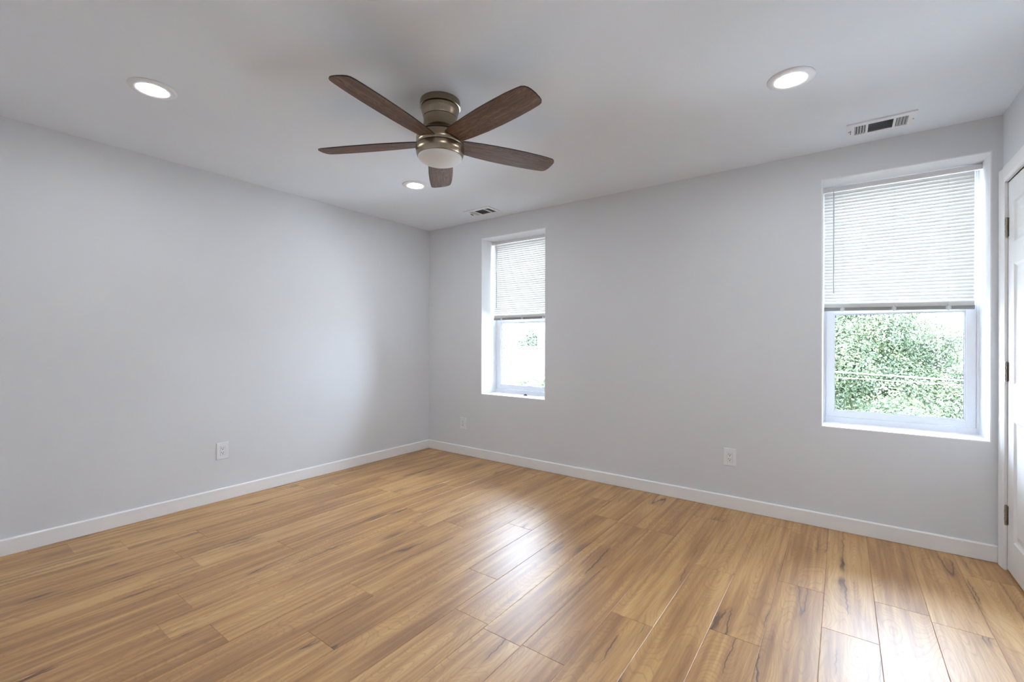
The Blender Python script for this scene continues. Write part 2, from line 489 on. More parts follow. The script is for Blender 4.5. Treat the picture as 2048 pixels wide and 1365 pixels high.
# door casing (trim_1) and jamb
CW = 0.076
mb = MB()
def casing_prof(c0, s):   # in the plane: two steps
    return [(XR, c0), (XR - 0.013, c0), (XR - 0.013, c0 + s * 0.012), (XR - 0.016, c0 + s * 0.020), (XR - 0.020, c0 + s * 0.058), (XR - 0.020, c0 + s * CW), (XR, c0 + s * CW)]
mb.prism(casing_prof(DY1 + 0.004, 1), 'z', 0.0, DZ + 0.004 + CW)
mb.prism(casing_prof(DY0 - 0.004, -1), 'z', 0.0, DZ + 0.004 + CW)
pr = [(XR, DZ + 0.004), (XR - 0.013, DZ + 0.004), (XR - 0.013, DZ + 0.016), (XR - 0.016, DZ + 0.024), (XR - 0.020, DZ + 0.062), (XR - 0.020, DZ + 0.004 + CW), (XR, DZ + 0.004 + CW)]
mb.prism(pr, 'y', DY0 - 0.004, DY1 + 0.004)
tag(mb.build('trim_1', M['trim']), 'white casing around the panel door', 'trim', kind='structure')
mb = MB()
mb.box(XR, XR + 0.12, DY1, DY1 + 0.004, 0, DZ + 0.004); mb.box(XR, XR + 0.12, DY0 - 0.004, DY0, 0, DZ + 0.004); mb.box(XR, XR + 0.12, DY0, DY1, DZ, DZ + 0.004)
mb.box(XR + 0.042, XR + 0.055, DY1 - 0.012, DY1, 0, DZ); mb.box(XR + 0.042, XR + 0.055, DY0, DY0 + 0.012, 0, DZ)
tag(mb.build('trim_2', M['trim']), 'white jamb lining the door opening', 'trim', kind='structure')

# unseen box added behind the door, so no daylight leaks round it
mb = MB()
mb.box(XR + 0.72, XR + 0.80, DY0 - 0.5, YB + 0.1, -0.2, H).box(XR + 0.12, XR + 0.72, DY0 - 0.5, DY0 - 0.42, -0.2, H).box(XR + 0.12, XR + 0.72, YB, YB + 0.1, -0.2, H)
mb.box(XR + 0.10, XR + 0.72, DY0 - 0.42, YB, -0.2, -0.0015).box(XR + 0.12, XR + 0.72, DY0 - 0.42, YB, H, H + 0.1)
tag(mb.build('wall_light_block', M['wall']), 'added unseen box behind the panel door, blocking daylight', 'wall', kind='structure')

# six-panel door
def build_door():
    x0, x1 = XR - 0.0005, XR + 0.038
    ya, yb, za, zb = DY0 + 0.003, DY1 - 0.0015, 0.010, DZ - 0.003
    W = yb - ya
    cols = [(ya + 0.098, ya + W / 2 - 0.05), (ya + W / 2 + 0.05, yb - 0.098)]
    rows = [(0.180, 0.798), (0.985, 1.603), (1.717, 1.924)]
    mb = MB()
    ys = [ya, cols[0][0], cols[0][1], cols[1][0], cols[1][1], yb]
    zs = [za, rows[0][0], rows[0][1], rows[1][0], rows[1][1], rows[2][0], rows[2][1], zb]
    for i in range(5):
        for j in range(7):
            if i in (1, 3) and j in (1, 3, 5):
                y0, y1, z0, z1 = ys[i], ys[i + 1], zs[j], zs[j + 1]
                rings = [(0, 0.0), (0.010, 0.007), (0.016, 0.009), (0.024, 0.009), (0.052, 0.002)]
                vs = []
                for ins, dx in rings:
                    vs += [(x0 + dx, y0 + ins, z0 + ins), (x0 + dx, y1 - ins, z0 + ins), (x0 + dx, y1 - ins, z1 - ins), (x0 + dx, y0 + ins, z1 - ins)]
                fs = []
                for r in range(len(rings) - 1):
                    for k in range(4):
                        fs.append((r * 4 + k, r * 4 + (k + 1) % 4, r * 4 + 4 + (k + 1) % 4, r * 4 + 4 + k))
                L = (len(rings) - 1) * 4
                fs.append((L, L + 1, L + 2, L + 3))
                mb.add(vs, fs)
            else:
                mb.add([(x0, ys[i], zs[j]), (x0, ys[i + 1], zs[j]), (x0, ys[i + 1], zs[j + 1]), (x0, ys[i], zs[j + 1])], [(0, 1, 2, 3)])
    vs = [(x0, ya, za), (x0, yb, za), (x0, yb, zb), (x0, ya, zb), (x1, ya, za), (x1, yb, za), (x1, yb, zb), (x1, ya, zb)]
    mb.add(vs, [(0, 1, 5, 4), (1, 2, 6, 5), (2, 3, 7, 6), (3, 0, 4, 7), (4, 5, 6, 7)])
    o = mb.build('door_1', M['door'], recalc=False)
    # face normals towards the room
    import bmesh
    bm = bmesh.new(); bm.from_mesh(o.data)
    bmesh.ops.remove_doubles(bm, verts=bm.verts, dist=1e-5)
    bmesh.ops.recalc_face_normals(bm, faces=bm.faces); bm.to_mesh(o.data); bm.free()
    tag(o, 'white six panel door with three nickel hinges', 'door', kind='structure')
    for z in (0.294, 1.048, 1.807):
        hb = MB()
        hy, hx, hh = DY1 - 0.006, XR - 0.008, 0.098
        for q in range(5):
            a = z - hh / 2 + q * hh / 5
            kr = 0.0068 if q % 2 else 0.0060
            hb.lathe([(kr - 0.001, a + 0.0012), (kr, a + 0.0022), (kr, a + hh / 5 - 0.0022), (kr - 0.001, a + hh / 5 - 0.0012)], 16, (hx, hy))
        hb.lathe([(0.0045, z - hh / 2 - 0.004), (0.0045, z + hh / 2 + 0.004)], 12, (hx, hy))
        hb.box(hx, XR + 0.003, hy - 0.0015, hy + 0.0015, z - hh / 2, z + hh / 2)
        hb.box(XR - 0.0020, XR - 0.0006, hy - 0.012, hy + 0.002, z - hh / 2, z + hh / 2)
        hb.build('hinge', M['nickel'], o, smooth=True)['label'] = 'aged nickel butt hinge'
    kb = MB()
    for pr_ in [[(0.033, 0.0), (0.033, 0.004), (0.028, 0.009), (0.012, 0.012), (0.011, 0.032), (0.022, 0.040), (0.0275, 0.052), (0.026, 0.064), (0.016, 0.071), (0.0, 0.072)]]:
        n0 = len(kb.v); kb.lathe(pr_, 32)
        kb.v[n0:] = [(x0 - z, ya + 0.066 + x, 0.95 + y) for x, y, z in kb.v[n0:]]
    kb.build('door_knob', M['chrome'], o, smooth=True)['label'] = 'satin nickel round knob'
build_door()

# ------------------------------------------------------------------ windows
def build_window(idx, w, label):
    x0, x1, z0, z1 = w
    yf = YB + REV
    root = empty('window_%d' % idx, ((x0 + x1) / 2, YB + REV, z0), label, 'window', kind='structure')
    inv = Matrix.Translation(-root.location)
    def put(mb, name, mm, parent=None, bev=0.0):
        mb.v = [tuple(Vector(p) - root.location) for p in mb.v]
        return mb.build(name, mm, parent or root, bevel=bev)
    t = 0.006       # plaster lining of the reveal
    mb = MB().box(x0, x0 + t, YB + 0.0, yf, z0, z1).box(x1 - t, x1, YB, yf, z0, z1).box(x0 + t, x1 - t, YB, yf, z1 - t, z1)
    put(mb, 'window_reveal', M['reveal'])
    put(MB().box(x0 + t, x1 - t, YB, yf, z0, z0 + t), 'window_sill', M['reveal'])
    # vinyl main frame
    fo, fd = 0.018, 0.085
    mb = MB()
    mb.box(x0, x0 + fo, yf, yf + fd, z0, z1).box(x1 - fo, x1, yf, yf + fd, z0, z1)
    mb.box(x0 + fo, x1 - fo, yf, yf + fd, z1 - 0.03, z1)
    mb.box(x0 + fo, x1 - fo, yf - 0.004, yf + fd, z0, z0 + 0.042)
    mb.box(x0 + fo, x0 + fo + 0.006, yf + 0.008, yf + fd, z0 + 0.042, z1 - 0.03).box(x1 - fo - 0.006, x1 - fo, yf + 0.008, yf + fd, z0 + 0.042, z1 - 0.03)
    put(mb, 'window_frame', M['vinyl'], bev=0.0015)
    def sash(nm, y0, y1, za, zb, bot, top, gl):
        a, b, st = x0 + fo + 0.0015, x1 - fo - 0.0015, 0.043
        mb = MB()
        mb.box(a, a + st, y0, y1, za, zb).box(b - st, b, y0, y1, za, zb)
        mb.box(a + st, b - st, y0, y1, za, za + bot).box(a + st, b - st, y0, y1, zb - top, zb)
        # glazing bead
        g = 0.007
        mb.box(a + st, a + st + g, y0 + 0.010, y1, za + bot, zb - top).box(b - st - g, b - st, y0 + 0.010, y1, za + bot, zb - top)
        mb.box(a + st + g, b - st - g, y0 + 0.010, y1, za + bot, za + bot + g).box(a + st + g, b - st - g, y0 + 0.010, y1, zb - top - g, zb - top)
        s = put(mb, nm, M['vinyl'], bev=0.0012)
        yg = y0 + gl
        gx = MB()
        q = 0.0018
        A, Bx, C, D = a + st + g, b - st - g, za + bot + g, zb - top - g
        gx.box(A, A + q, yg - 0.006, yg, C, D).box(Bx - q, Bx, yg - 0.006, yg, C, D).box(A, Bx, yg - 0.006, yg, C, C + q).box(A, Bx, yg - 0.006, yg, D - q, D)
        put(gx, 'glazing_gasket', M['gasket'], s)
        put(MB().box(A, Bx, yg, yg + 0.004, C, D), 'glass_pane', M['glass'], s)
    zm = z0 + 0.776
    sash('lower_sash', yf + 0.004, yf + 0.036, z0 + 0.044, zm, 0.036, 0.034, 0.022)
    sash('upper_sash', yf + 0.042, yf + 0.074, zm - 0.034, z1 - 0.032, 0.034, 0.036, 0.022)
    return root
build_window(1, WIN[0], 'narrow looking white sash window near the room corner')
build_window(2, WIN[1], 'white sash window beside the panel door')

# ------------------------------------------------------------------ blinds
def build_blind(w, xa, xb, ztop, zbot_l, zbot_r, wand_x, wand_z, label):
    yc = YB + 0.185
    x0, x1, z0, z1 = w
    L = xb - xa
    root = empty('window_blind', (xa, yc, ztop), label, 'blind', 'half lowered white mini blinds')
    # local frame: x along the blind, y depth, z down from the headrail top
    hr = MB()
    hh, hd = 0.030, 0.026
    hr.box(0, L, -hd / 2, hd / 2, -hh, 0)
    hr.box(0, L, -hd / 2 - 0.0015, -hd / 2, -hh - 0.002, -hh + 0.003)
    hr.build('headrail', M['slat_rail'], root, bevel=0.0015)
    for sx in (0, 1):
        b = MB()
        gap = (xa - x0 - 0.006) if sx == 0 else (x1 - 0.006 - xb)
        a0, a1 = (-gap, 0.002) if sx == 0 else (L - 0.002, L + gap)
        b.box(a0, a1, -hd / 2 - 0.002, hd / 2, -hh - 0.002, -0.006)
        b.box(a0, a1, hd / 2 - 0.003, hd / 2, -hh - 0.002, z1 - 0.006 - ztop)
        b.build('mounting_bracket', M['slat_rail'], root, bevel=0.001)
    # slats: crowned strips, tilted closed
    pitch, sw, tilt = 0.0212, 0.0262, math.radians(71)
    drop_l, drop_r = ztop - zbot_l, ztop - zbot_r
    drop = (drop_l + drop_r) / 2
    sl = MB()
    n = 7
    up_, dn = [], []
    for i in range(n):
        u = -sw / 2 + sw * i / (n - 1)
        c = 0.0022 * (1 - (2 * u / sw) ** 2)
        up_.append((u, c + 0.00025)); dn.append((u, c - 0.00025))
    prof = up_ + dn[::-1]
    sl.prism([(q[0], q[1]) for q in prof], 'x', -L / 2, L / 2)
    me = None
    total = drop - 0.022           # to the top of the bottom rail
    stack_n, stack_h = 16, 0.030
    zs = []
    z = -hh - 0.014
    while z > -(total - stack_h - 0.006):
        zs.append((z, tilt)); z -= pitch
    for k in range(stack_n):
        zs.append((-(total - stack_h) - k * (stack_h - 0.004) / stack_n, math.radians(38)))
    proto = None
    for k, (zz, tl) in enumerate(zs):
        if proto is None:
            o = sl.build('slat', M['slat'], root, smooth=True); proto = o
        else:
            o = proto.copy(); COL.objects.link(o); o.parent = root
        fr = -zz / drop
        skew = math.atan2((drop_l - drop_r) * fr, L)     # the blind hangs a little lower on one side
        o.location = (L / 2, 0.0, zz)
        o.rotation_euler = (tl, skew, 0)
        o.rotation_mode = 'XYZ'
        o.rotation_euler = (tl * 1.0, 0, 0)
        o.rotation_euler = (Matrix.Rotation(-skew, 3, 'Y') @ Matrix.Rotation(tl, 3, 'X')).to_euler()
        o.scale = (1 - 0.008 * (k % 3 == 1) * random.random(), 1, 1)
    br = MB()
    dz = drop_l - drop_r
    def zl(x): return -drop_l + dz * x / L
    vs = []
    for x in (0, L):
        zb_ = zl(x)
        vs += [(x, -0.013, zb_ + 0.003), (x, -0.010, zb_), (x, 0.010, zb_), (x, 0.013, zb_ + 0.003), (x, 0.013, zb_ + 0.019), (x, 0.010, zb_ + 0.022), (x, -0.010, zb_ + 0.022), (x, -0.013, zb_ + 0.019)]
    br.add(vs, [tuple(range(8)), tuple(reversed(range(8, 16)))] + [(i, (i + 1) % 8, (i + 1) % 8 + 8, i + 8) for i in range(8)])
    br.build('bottom_rail', M['bottom_rail'], root)['label'] = 'bottom rail with its shade put into the grey beige colour'
    for fx in (0.138, 0.50, 0.845):
        x = fx * L
        b = MB()
        b.box(x - 0.012, x + 0.012, -0.0165, -0.0131, zl(x) + 0.002, zl(x) + 0.020)
        b.box(x - 0.005, x + 0.005, -0.018, -0.0131, zl(x) - 0.006, zl(x) + 0.026)
        b.build('cord_clip', M['clear'], root, bevel=0.001)
        c = MB()
        for s_ in (-1, 1):
            c.tube([(x, s_ * 0.0128, -hh), (x, s_ * 0.0128, zl(x) + 0.02)], 0.0006, 5)
        c.build('ladder_cord', M['cord'], root)
    wd = MB()
    wx = wand_x - xa
    wd.tube([(wx, -0.020, -0.020), (wx, -0.021, -0.034), (wx + 0.001, -0.024, -0.048)], 0.0022, 6)
    wd.tube([(wx + 0.001, -0.024, -0.046), (wx + 0.001, -0.026, wand_z - ztop)], 0.0036, 6)
    wd.build('tilt_wand', M['wand'], root)['label'] = 'grey clear tilt wand'
    return root
M['slat_rail'] = mat('white_blind_rail', (0.80, 0.80, 0.80), 0.4)
build_blind(WIN[0], -2.966, -2.240, 2.244, 1.420, 1.424, -2.920, 1.545, 'white mini blind in the left window by the corner, above pale rooftops')
build_blind(WIN[1], -0.101, 0.624, 2.243, 1.411, 1.397, -0.050, 1.527, 'white mini blind in the right window by the door, above green treetops')

# small latch piece left on the sill
mb = MB().box(-0.016, 0.016, -0.009, 0.009, 0, 0.009).box(-0.009, 0.009, -0.006, 0.006, 0.009, 0.015)
o = mb.build('window_latch', M['latch'], bevel=0.002)
o.location = (-2.538, 3.697, 0.661); o.rotation_euler = (0, 0, 0.2)
tag(o, 'small loose charcoal latch piece lying on the left window sill', 'latch')

# ------------------------------------------------------------------ ceiling fan
FX, FY, FZ = -1.681, 1.663, 2.226
fan = empty('ceiling_fan', (FX, FY, H), 'bronze flush mount ceiling fan with five weathered oak blades', 'ceiling fan')
def fz(pr): return [(r, z - H) for r, z in pr]
MB().lathe(fz([(0.099, 2.44), (0.102, 2.437), (0.1045, 2.410), (0.1045, 2.404), (0.099, 2.402)]), 96).build('canopy', M['bronze'], fan, smooth=True)
MB().lathe(fz([(0.0965, 2.4045), (0.0965, 2.400)]), 96).build('seam_ring', M['blade_edge'], fan, smooth=True)
MB().lathe(fz([(0.098, 2.400), (0.0985, 2.398), (0.094, 2.380), (0.0885, 2.362), (0.0862, 2.352)]), 96).build('upper_housing', M['bronze'], fan, smooth=True)
MB().lathe(fz([(0.0845, 2.3525), (0.0845, 2.349)]), 96).build('seam_ring', M['blade_edge'], fan, smooth=True)
MB().lathe(fz([(0.0862, 2.349), (0.0845, 2.338), (0.0845, 2.325), (0.088, 2.305), (0.0955, 2.288), (0.106, 2.276), (0.1150, 2.268), (0.1165, 2.265)]), 96).build('neck_housing', M['bronze'], fan, smooth=True)
MB().lathe(fz([(0.113, 2.2655), (0.113, 2.258)]), 96).build('seam_ring', M['blade_edge'], fan, smooth=True)
MB().lathe(fz([(0.114, 2.259), (0.1185, 2.256), (0.1215, 2.244), (0.1225, 2.208), (0.1205, 2.205)]), 96).build('motor_housing', M['bronze'], fan, smooth=True)
MB().lathe(fz([(0.118, 2.2055), (0.118, 2.200)]), 96).build('seam_ring', M['blade_edge'], fan, smooth=True)
MB().lathe(fz([(0.122, 2.2005), (0.1245, 2.198), (0.1245, 2.188), (0.1215, 2.168), (0.1165, 2.153), (0.1135, 2.150)]), 96).build('light_collar', M['bronze'], fan, smooth=True)
MB().lathe(fz([(0.1110, 2.156), (0.1125, 2.150), (0.1115, 2.144), (0.107, 2.138), (0.096, 2.130), (0.078, 2.123), (0.055, 2.118), (0.028, 2.1155), (0.004, 2.115)]), 96).build('glass_shade', M['globe'], fan, smooth=True)['label'] = 'frosted white glass bowl, unlit'

def blade_mesh():
    ctl = [(0.105, 0.050), (0.13, 0.056), (0.20, 0.066), (0.30, 0.075), (0.40, 0.0785), (0.50, 0.0785), (0.58, 0.076), (0.632, 0.0725), (0.648, 0.068), (0.658, 0.058), (0.664, 0.040),
           (0.668, 0.010), (0.668, -0.015), (0.665, -0.032), (0.657, -0.046), (0.644, -0.0545), (0.620, -0.0585), (0.56, -0.0645), (0.48, -0.0675), (0.38, -0.0685), (0.28, -0.0655), (0.20, -0.0605), (0.13, -0.053), (0.105, -0.049)]
    n = len(ctl); th = 0.0055
    V = [(r, w, -th / 2) for r, w in ctl] + [(r, w, th / 2) for r, w in ctl]
    Fc = [tuple(reversed(range(n))), tuple(range(n, 2 * n))] + [(i, (i + 1) % n, (i + 1) % n + n, i + n) for i in range(n)]
    me = bpy.data.meshes.new('fan_blade'); me.from_pydata(V, [], Fc)
    me.materials.append(M['blade']); me.materials.append(M['blade_edge'])
    me.polygons.foreach_set('material_index', [0, 1] + [1] * n)
    uv = me.uv_layers.new(name='UVMap')
    for lp in me.loops:
        uv.data[lp.index].uv = V[lp.vertex_index][:2]
    return me
bme = blade_mesh()
for k in range(5):
    o = bpy.data.objects.new('fan_blade', bme); COL.objects.link(o); o.parent = fan
    a = math.radians(-82 + 72 * k)
    rad = Vector((math.cos(a), math.sin(a), 0)); tan = Vector((-math.sin(a), math.cos(a), 0))
    p = math.radians(11)
    w = tan * math.cos(p) - Vector((0, 0, 1)) * math.sin(p)
    nrm = rad.cross(w)
    mm = Matrix((rad, w, nrm)).transposed().to_4x4(); mm.translation = (0, 0, FZ - H)
    o.matrix_local = mm

# ------------------------------------------------------------------ recessed lights
def recessed_light(loc, label):
    r = empty('recessed_light', loc, label, 'ceiling light', 'recessed ceiling lights')
    MB().lathe([(0.0985, 0.0), (0.0985, -0.0025), (0.095, -0.0055), (0.083, -0.0085), (0.066, -0.0085), (0.0590, -0.0066), (0.0582, -0.0045)], 72).build('trim_ring', M['enamel'], r, smooth=True)
    MB().lathe([(0.0580, -0.0042), (0.0578, -0.0062), (0.054, -0.0076), (0.040, -0.0090), (0.015, -0.0096), (0.001, -0.0097)], 72).build('light_lens', M['lens'], r, smooth=True)['label'] = 'glowing white lens'
    return r
l0 = recessed_light((-2.745, 0.747, H), 'lit recessed light nearest the left wall, in the upper left of the photo')
dup(l0, (-0.199, 2.486, H), 'lit recessed light on the right, in front of the ceiling vent above the right window')
dup(l0, (-2.742, 2.440, H), 'small looking lit recessed light behind the lowest fan blade, near the far corner')
dup(l0, (-0.199, 0.747, H), 'lit recessed light overhead, out of view behind the viewpoint')

# ------------------------------------------------------------------ ceiling vents
def ceiling_vent(cx, cy, label):
    r = empty('ceiling_vent', (cx, cy, H), label, 'vent', 'ceiling air vents by the windows')
    W, D, t = 0.305, 0.200, 0.008
    # faceplate with three openings
    mb = MB()
    ox = [(-0.118, -0.066), (-0.054, 0.056), (0.068, 0.120)]
    oy = (-0.062, 0.066)
    xs = [-W / 2, ox[0][0], ox[0][1], ox[1][0], ox[1][1], ox[2][0], ox[2][1], W / 2]
    mb.box(-W / 2, W / 2, -D / 2, oy[0], -t, -0.0005); mb.box(-W / 2, W / 2, oy[1], D / 2, -t, -0.0005)
    for i in (0, 2, 4, 6):
        mb.box(xs[i], xs[i + 1], oy[0], oy[1], -t, -0.0005)
    mb.build('faceplate', M['enamel'], r)
    MB().box(-0.125, 0.125, -0.07, 0.07, -0.0012, -0.0004).build('duct_shade_sheet', M['dark'], r)['label'] = 'black sheet standing in for the shade inside the duct'  # black sheet behind the louvers, drawn in place of duct shade
    for b, (a0, a1) in enumerate(ox):
        lm = MB()
        if b == 1:
            nL = 9
            for k in range(nL):
                y = oy[0] + (k + 0.5) * (oy[1] - oy[0]) / nL
                lm.add([(a0, y + 0.004, -0.0015), (a1, y + 0.004, -0.0015), (a1, y - 0.005, -t), (a0, y - 0.005, -t), (a0, y + 0.003, -0.0015), (a1, y + 0.003, -0.0015), (a1, y - 0.006, -t), (a0, y - 0.006, -t)],
                       [(0, 1, 2, 3), (4, 7, 6, 5), (0, 4, 5, 1), (3, 2, 6, 7), (0, 3, 7, 4), (1, 5, 6, 2)])
        else:
            nL = 4; s = -1 if b == 0 else 1
            for k in range(nL):
                x = a0 + (k + 0.5) * (a1 - a0) / nL
                lm.add([(x - s * 0.003, oy[0], -0.0015), (x + s * 0.005, oy[0], -t), (x + s * 0.005, oy[1], -t), (x - s * 0.003, oy[1], -0.0015), (x - s * 0.0015, oy[0], -0.0015), (x + s * 0.0065, oy[0], -t), (x + s * 0.0065, oy[1], -t), (x - s * 0.0015, oy[1], -0.0015)],
                       [(0, 1, 2, 3), (4, 7, 6, 5), (0, 4, 5, 1), (3, 2, 6, 7), (0, 3, 7, 4), (1, 5, 6, 2)])
        lm.build('louver_bank', M['louver'], r)
    MB().box(-0.136, -0.133, -0.018, 0.022, -0.016, -t).build('damper_lever', M['grey_metal'], r)
    for sx in (-0.142, 0.142):
        MB().lathe([(0.0, -t - 0.0016), (0.003, -t - 0.0012), (0.004, -t)], 12, (sx, 0.0)).build('screw', M['grey_metal'], r)
    return r
M['louver'] = mat('grey_white_louver', (0.52, 0.53, 0.55), 0.45)
v0 = ceiling_vent(0.170, 3.305, 'white louvered ceiling vent above the right window')
dup(v0, (-2.770, 3.305, H), 'white louvered ceiling vent above the left window, near the far corner')

# ------------------------------------------------------------------ outlets
def plate_mesh():
    # local: x width, y out of the wall (towards -y = room), z height; origin at plate centre on the wall
    mb = MB()
    w, h, t = 0.0415, 0.0635, 0.0055
    rings = [(w, h, 0.0), (w, h, -0.0022), (w - 0.004, h - 0.004, -t)]
    vs = []
    for a, b, y in rings:
        vs += [(-a, y, -b), (a, y, -b), (a, y, b), (-a, y, b)]
    fs = [(0, 3, 2, 1)]
    for r in range(2):
        for k in range(4):
            fs.append((r * 4 + k, r * 4 + (k + 1) % 4, r * 4 + 4 + (k + 1) % 4, r * 4 + 4 + k))
    fs.append((8, 9, 10, 11))
    mb.add(vs, fs)
    return mb
def slots(mb, zc, y):
    for sx, hh in ((-0.0064, 0.0042), (0.0064, 0.0034)):
        mb.box(sx - 0.0015, sx + 0.0015, y - 0.0003, y + 0.001, zc + 0.0045 - hh, zc + 0.0045 + hh)
    n0 = len(mb.v)
    mb.lathe([(0.0031, -0.0003), (0.0031, 0.001)], 12)
    mb.v[n0:] = [(a, y + c, zc - 0.0065 + b) for a, b, c in mb.v[n0:]]
def outlet(loc, rz, label, duplex=False):
    r = empty('wall_outlet', loc, label, 'outlet', 'white wall outlets', rz=rz)
    plate_mesh().build('cover_plate', M['plastic'], r, bevel=0.0008)
    if not duplex:
        rc = MB().box(-0.0165, 0.0165, -0.0072, -0.005, -0.0335, 0.0335).build('receptacle', M['plastic'], r, bevel=0.001)
        gp = MB()
        for a in ((-0.0172, -0.0165, -0.0342, 0.0342), (0.0165, 0.0172, -0.0342, 0.0342), (-0.0165, 0.0165, -0.0342, -0.0335), (-0.0165, 0.0165, 0.0335, 0.0342)):
            gp.box(a[0], a[1], -0.0058, -0.005, a[2], a[3])
        gp.build('shadow_gap', M['grey_metal'], r)
        s = MB(); slots(s, 0.0165, -0.0072); slots(s, -0.0165, -0.0072)
        s.build('socket_slots', M['dark'], rc)
    else:
        for zc in (0.0195, -0.0195):
            rb = MB(); n0 = len(rb.v)
            pts = []
            for k in range(24):
                a = 2 * math.pi * k / 24
                pts.append((0.0172 * math.cos(a), max(-0.0135, min(0.0135, 0.0172 * math.sin(a))) + zc))
            rb.prism(pts, 'y', -0.0075, -0.005)
            rc = rb.build('receptacle', M['plastic'], r)
            s = MB(); slots(s, zc, -0.0075); s.build('socket_slots', M['dark'], rc)
        sc = MB().lathe([(0.0, -0.0014), (0.003, -0.001), (0.0034, 0.0)], 12)
        sc.v = [(a, c - 0.0055, b) for a, b, c in sc.v]
        sc.build('screw', M['grey_metal'], r)
    return r
# on the left wall the plate faces +x: rotate local -y onto +x
oa = outlet((XL, 1.455, 0.372), math.pi / 2, 'white outlet on the left wall above the baseboard')
dup(oa, (-0.653, YB, 0.370), 'white outlet on the back wall left of the right window', rz=0.0)
outlet((-3.238, YB, 0.331), 0.0, 'white duplex outlet on the back wall below the left window near the corner', True)

# ------------------------------------------------------------------ outside
GZ = -3.6
tag(MB().box(-60, 60, 4.2, 90, GZ - 0.3, GZ).build('ground', M['ground']), 'pale ground far below outside the windows', 'ground', kind='structure')

def foliage(name, blobs, count, size, mm, parent):
    P, Nn = [], []
    tot = sum(b[3] ** 2 for b in blobs)
    for bx, by, bz, br in blobs:
        n = int(count * br ** 2 / tot)
        d = rng.normal(size=(n, 3)); d /= np.linalg.norm(d, axis=1)[:, None]
        rad = br * (0.55 + 0.5 * rng.random(n) ** 0.6)
        # lumps
        rad *= 1 + 0.30 * np.sin(d[:, 0] * 7 + bx * 3) * np.sin(d[:, 1] * 6 + by) * np.cos(d[:, 2] * 8)
        P.append(np.stack([bx + d[:, 0] * rad, by + d[:, 1] * rad, bz + d[:, 2] * rad * 0.85], 1)); Nn.append(d)
    P = np.concatenate(P); D = np.concatenate(Nn); n = len(P)
    nor = D * 0.9 + rng.normal(size=(n, 3)) * 0.55 + np.array([0, 0, 0.45]); nor /= np.linalg.norm(nor, axis=1)[:, None]
    t = np.cross(nor, rng.normal(size=(n, 3))); t /= np.linalg.norm(t, axis=1)[:, None]
    b = np.cross(nor, t)
    s = size * (0.6 + 0.8 * rng.random(n))[:, None]
    V = np.stack([P - t * s * 0.6, P + b * s * 0.32 + nor * s * 0.1, P + t * s * 0.6, P - b * s * 0.32 + nor * s * 0.1], 1).reshape(-1, 3)
    me = bpy.data.meshes.new(name)
    idx = np.arange(n * 4).reshape(n, 4)
    tri = np.concatenate([idx[:, [0, 1, 2]], idx[:, [0, 2, 3]]], 1).reshape(-1, 3)
    me.from_pydata(V.tolist(), [], tri.tolist())
    q = P * 3.1
    clump_light = np.sin(q[:, 0] * 1.0 + 1.3 * np.sin(q[:, 2] * 0.9)) * np.sin(q[:, 1] * 1.1 + q[:, 2] * 0.7) + 0.6 * np.sin(q[:, 0] * 2.3 + q[:, 1] * 1.7) * np.sin(q[:, 2] * 2.6 + 0.5)  # light and dark clumps of the crown, painted into the leaf tone
    rr = np.clip(rng.normal(0.48, 0.17, n) + 0.22 * clump_light, 0, 1)
    a = me.attributes.new('leaf_tone', 'FLOAT', 'FACE'); a.data.foreach_set('value', np.repeat(rr, 2).astype(np.float32))
    me.materials.append(mm)
    o = bpy.data.objects.new(name, me); COL.objects.link(o); o.parent = parent
    return o

def tree(loc, blobs, count, size, mm, label, group=None, name='tree', trunk_r=0.16):
    r = empty(name, loc, label, name, group)
    top = max(b[2] for b in blobs)
    tb = MB().tube([(0, 0, 0), (0.05, 0.03, top * 0.35), (-0.04, 0.02, top * 0.7), (0.02, 0, top * 0.95)], [trunk_r, trunk_r * 0.8, trunk_r * 0.55, trunk_r * 0.2], 10)
    tb.build('trunk', M['bark'], r, smooth=True)
    bb = MB()
    for bx, by, bz, br in blobs[1:]:
        z0 = max(0.3, bz * 0.55)
        bb.tube([(0, 0, z0), (bx * 0.5, by * 0.5, (z0 + bz) / 2 + 0.1), (bx, by, bz)], [trunk_r * 0.4, trunk_r * 0.25, trunk_r * 0.08], 6)
    if len(blobs) > 1:
        bb.build('branches', M['bark'], r, smooth=True)
    foliage('foliage', blobs, count, size, mm, r)
    return r

def crown(R, zc, n, seed, flat=0.8):
    q = random.Random(seed)
    out = [(0, 0, zc, R * 0.62)]
    for k in range(n):
        a = q.uniform(0, 2 * math.pi); e = q.uniform(-0.5, 1.0); rr = R * q.uniform(0.5, 0.78)
        out.append((rr * math.cos(a) * math.cos(e), rr * math.sin(a) * math.cos(e), zc + rr * math.sin(e) * flat, R * q.uniform(0.26, 0.42)))
    return out
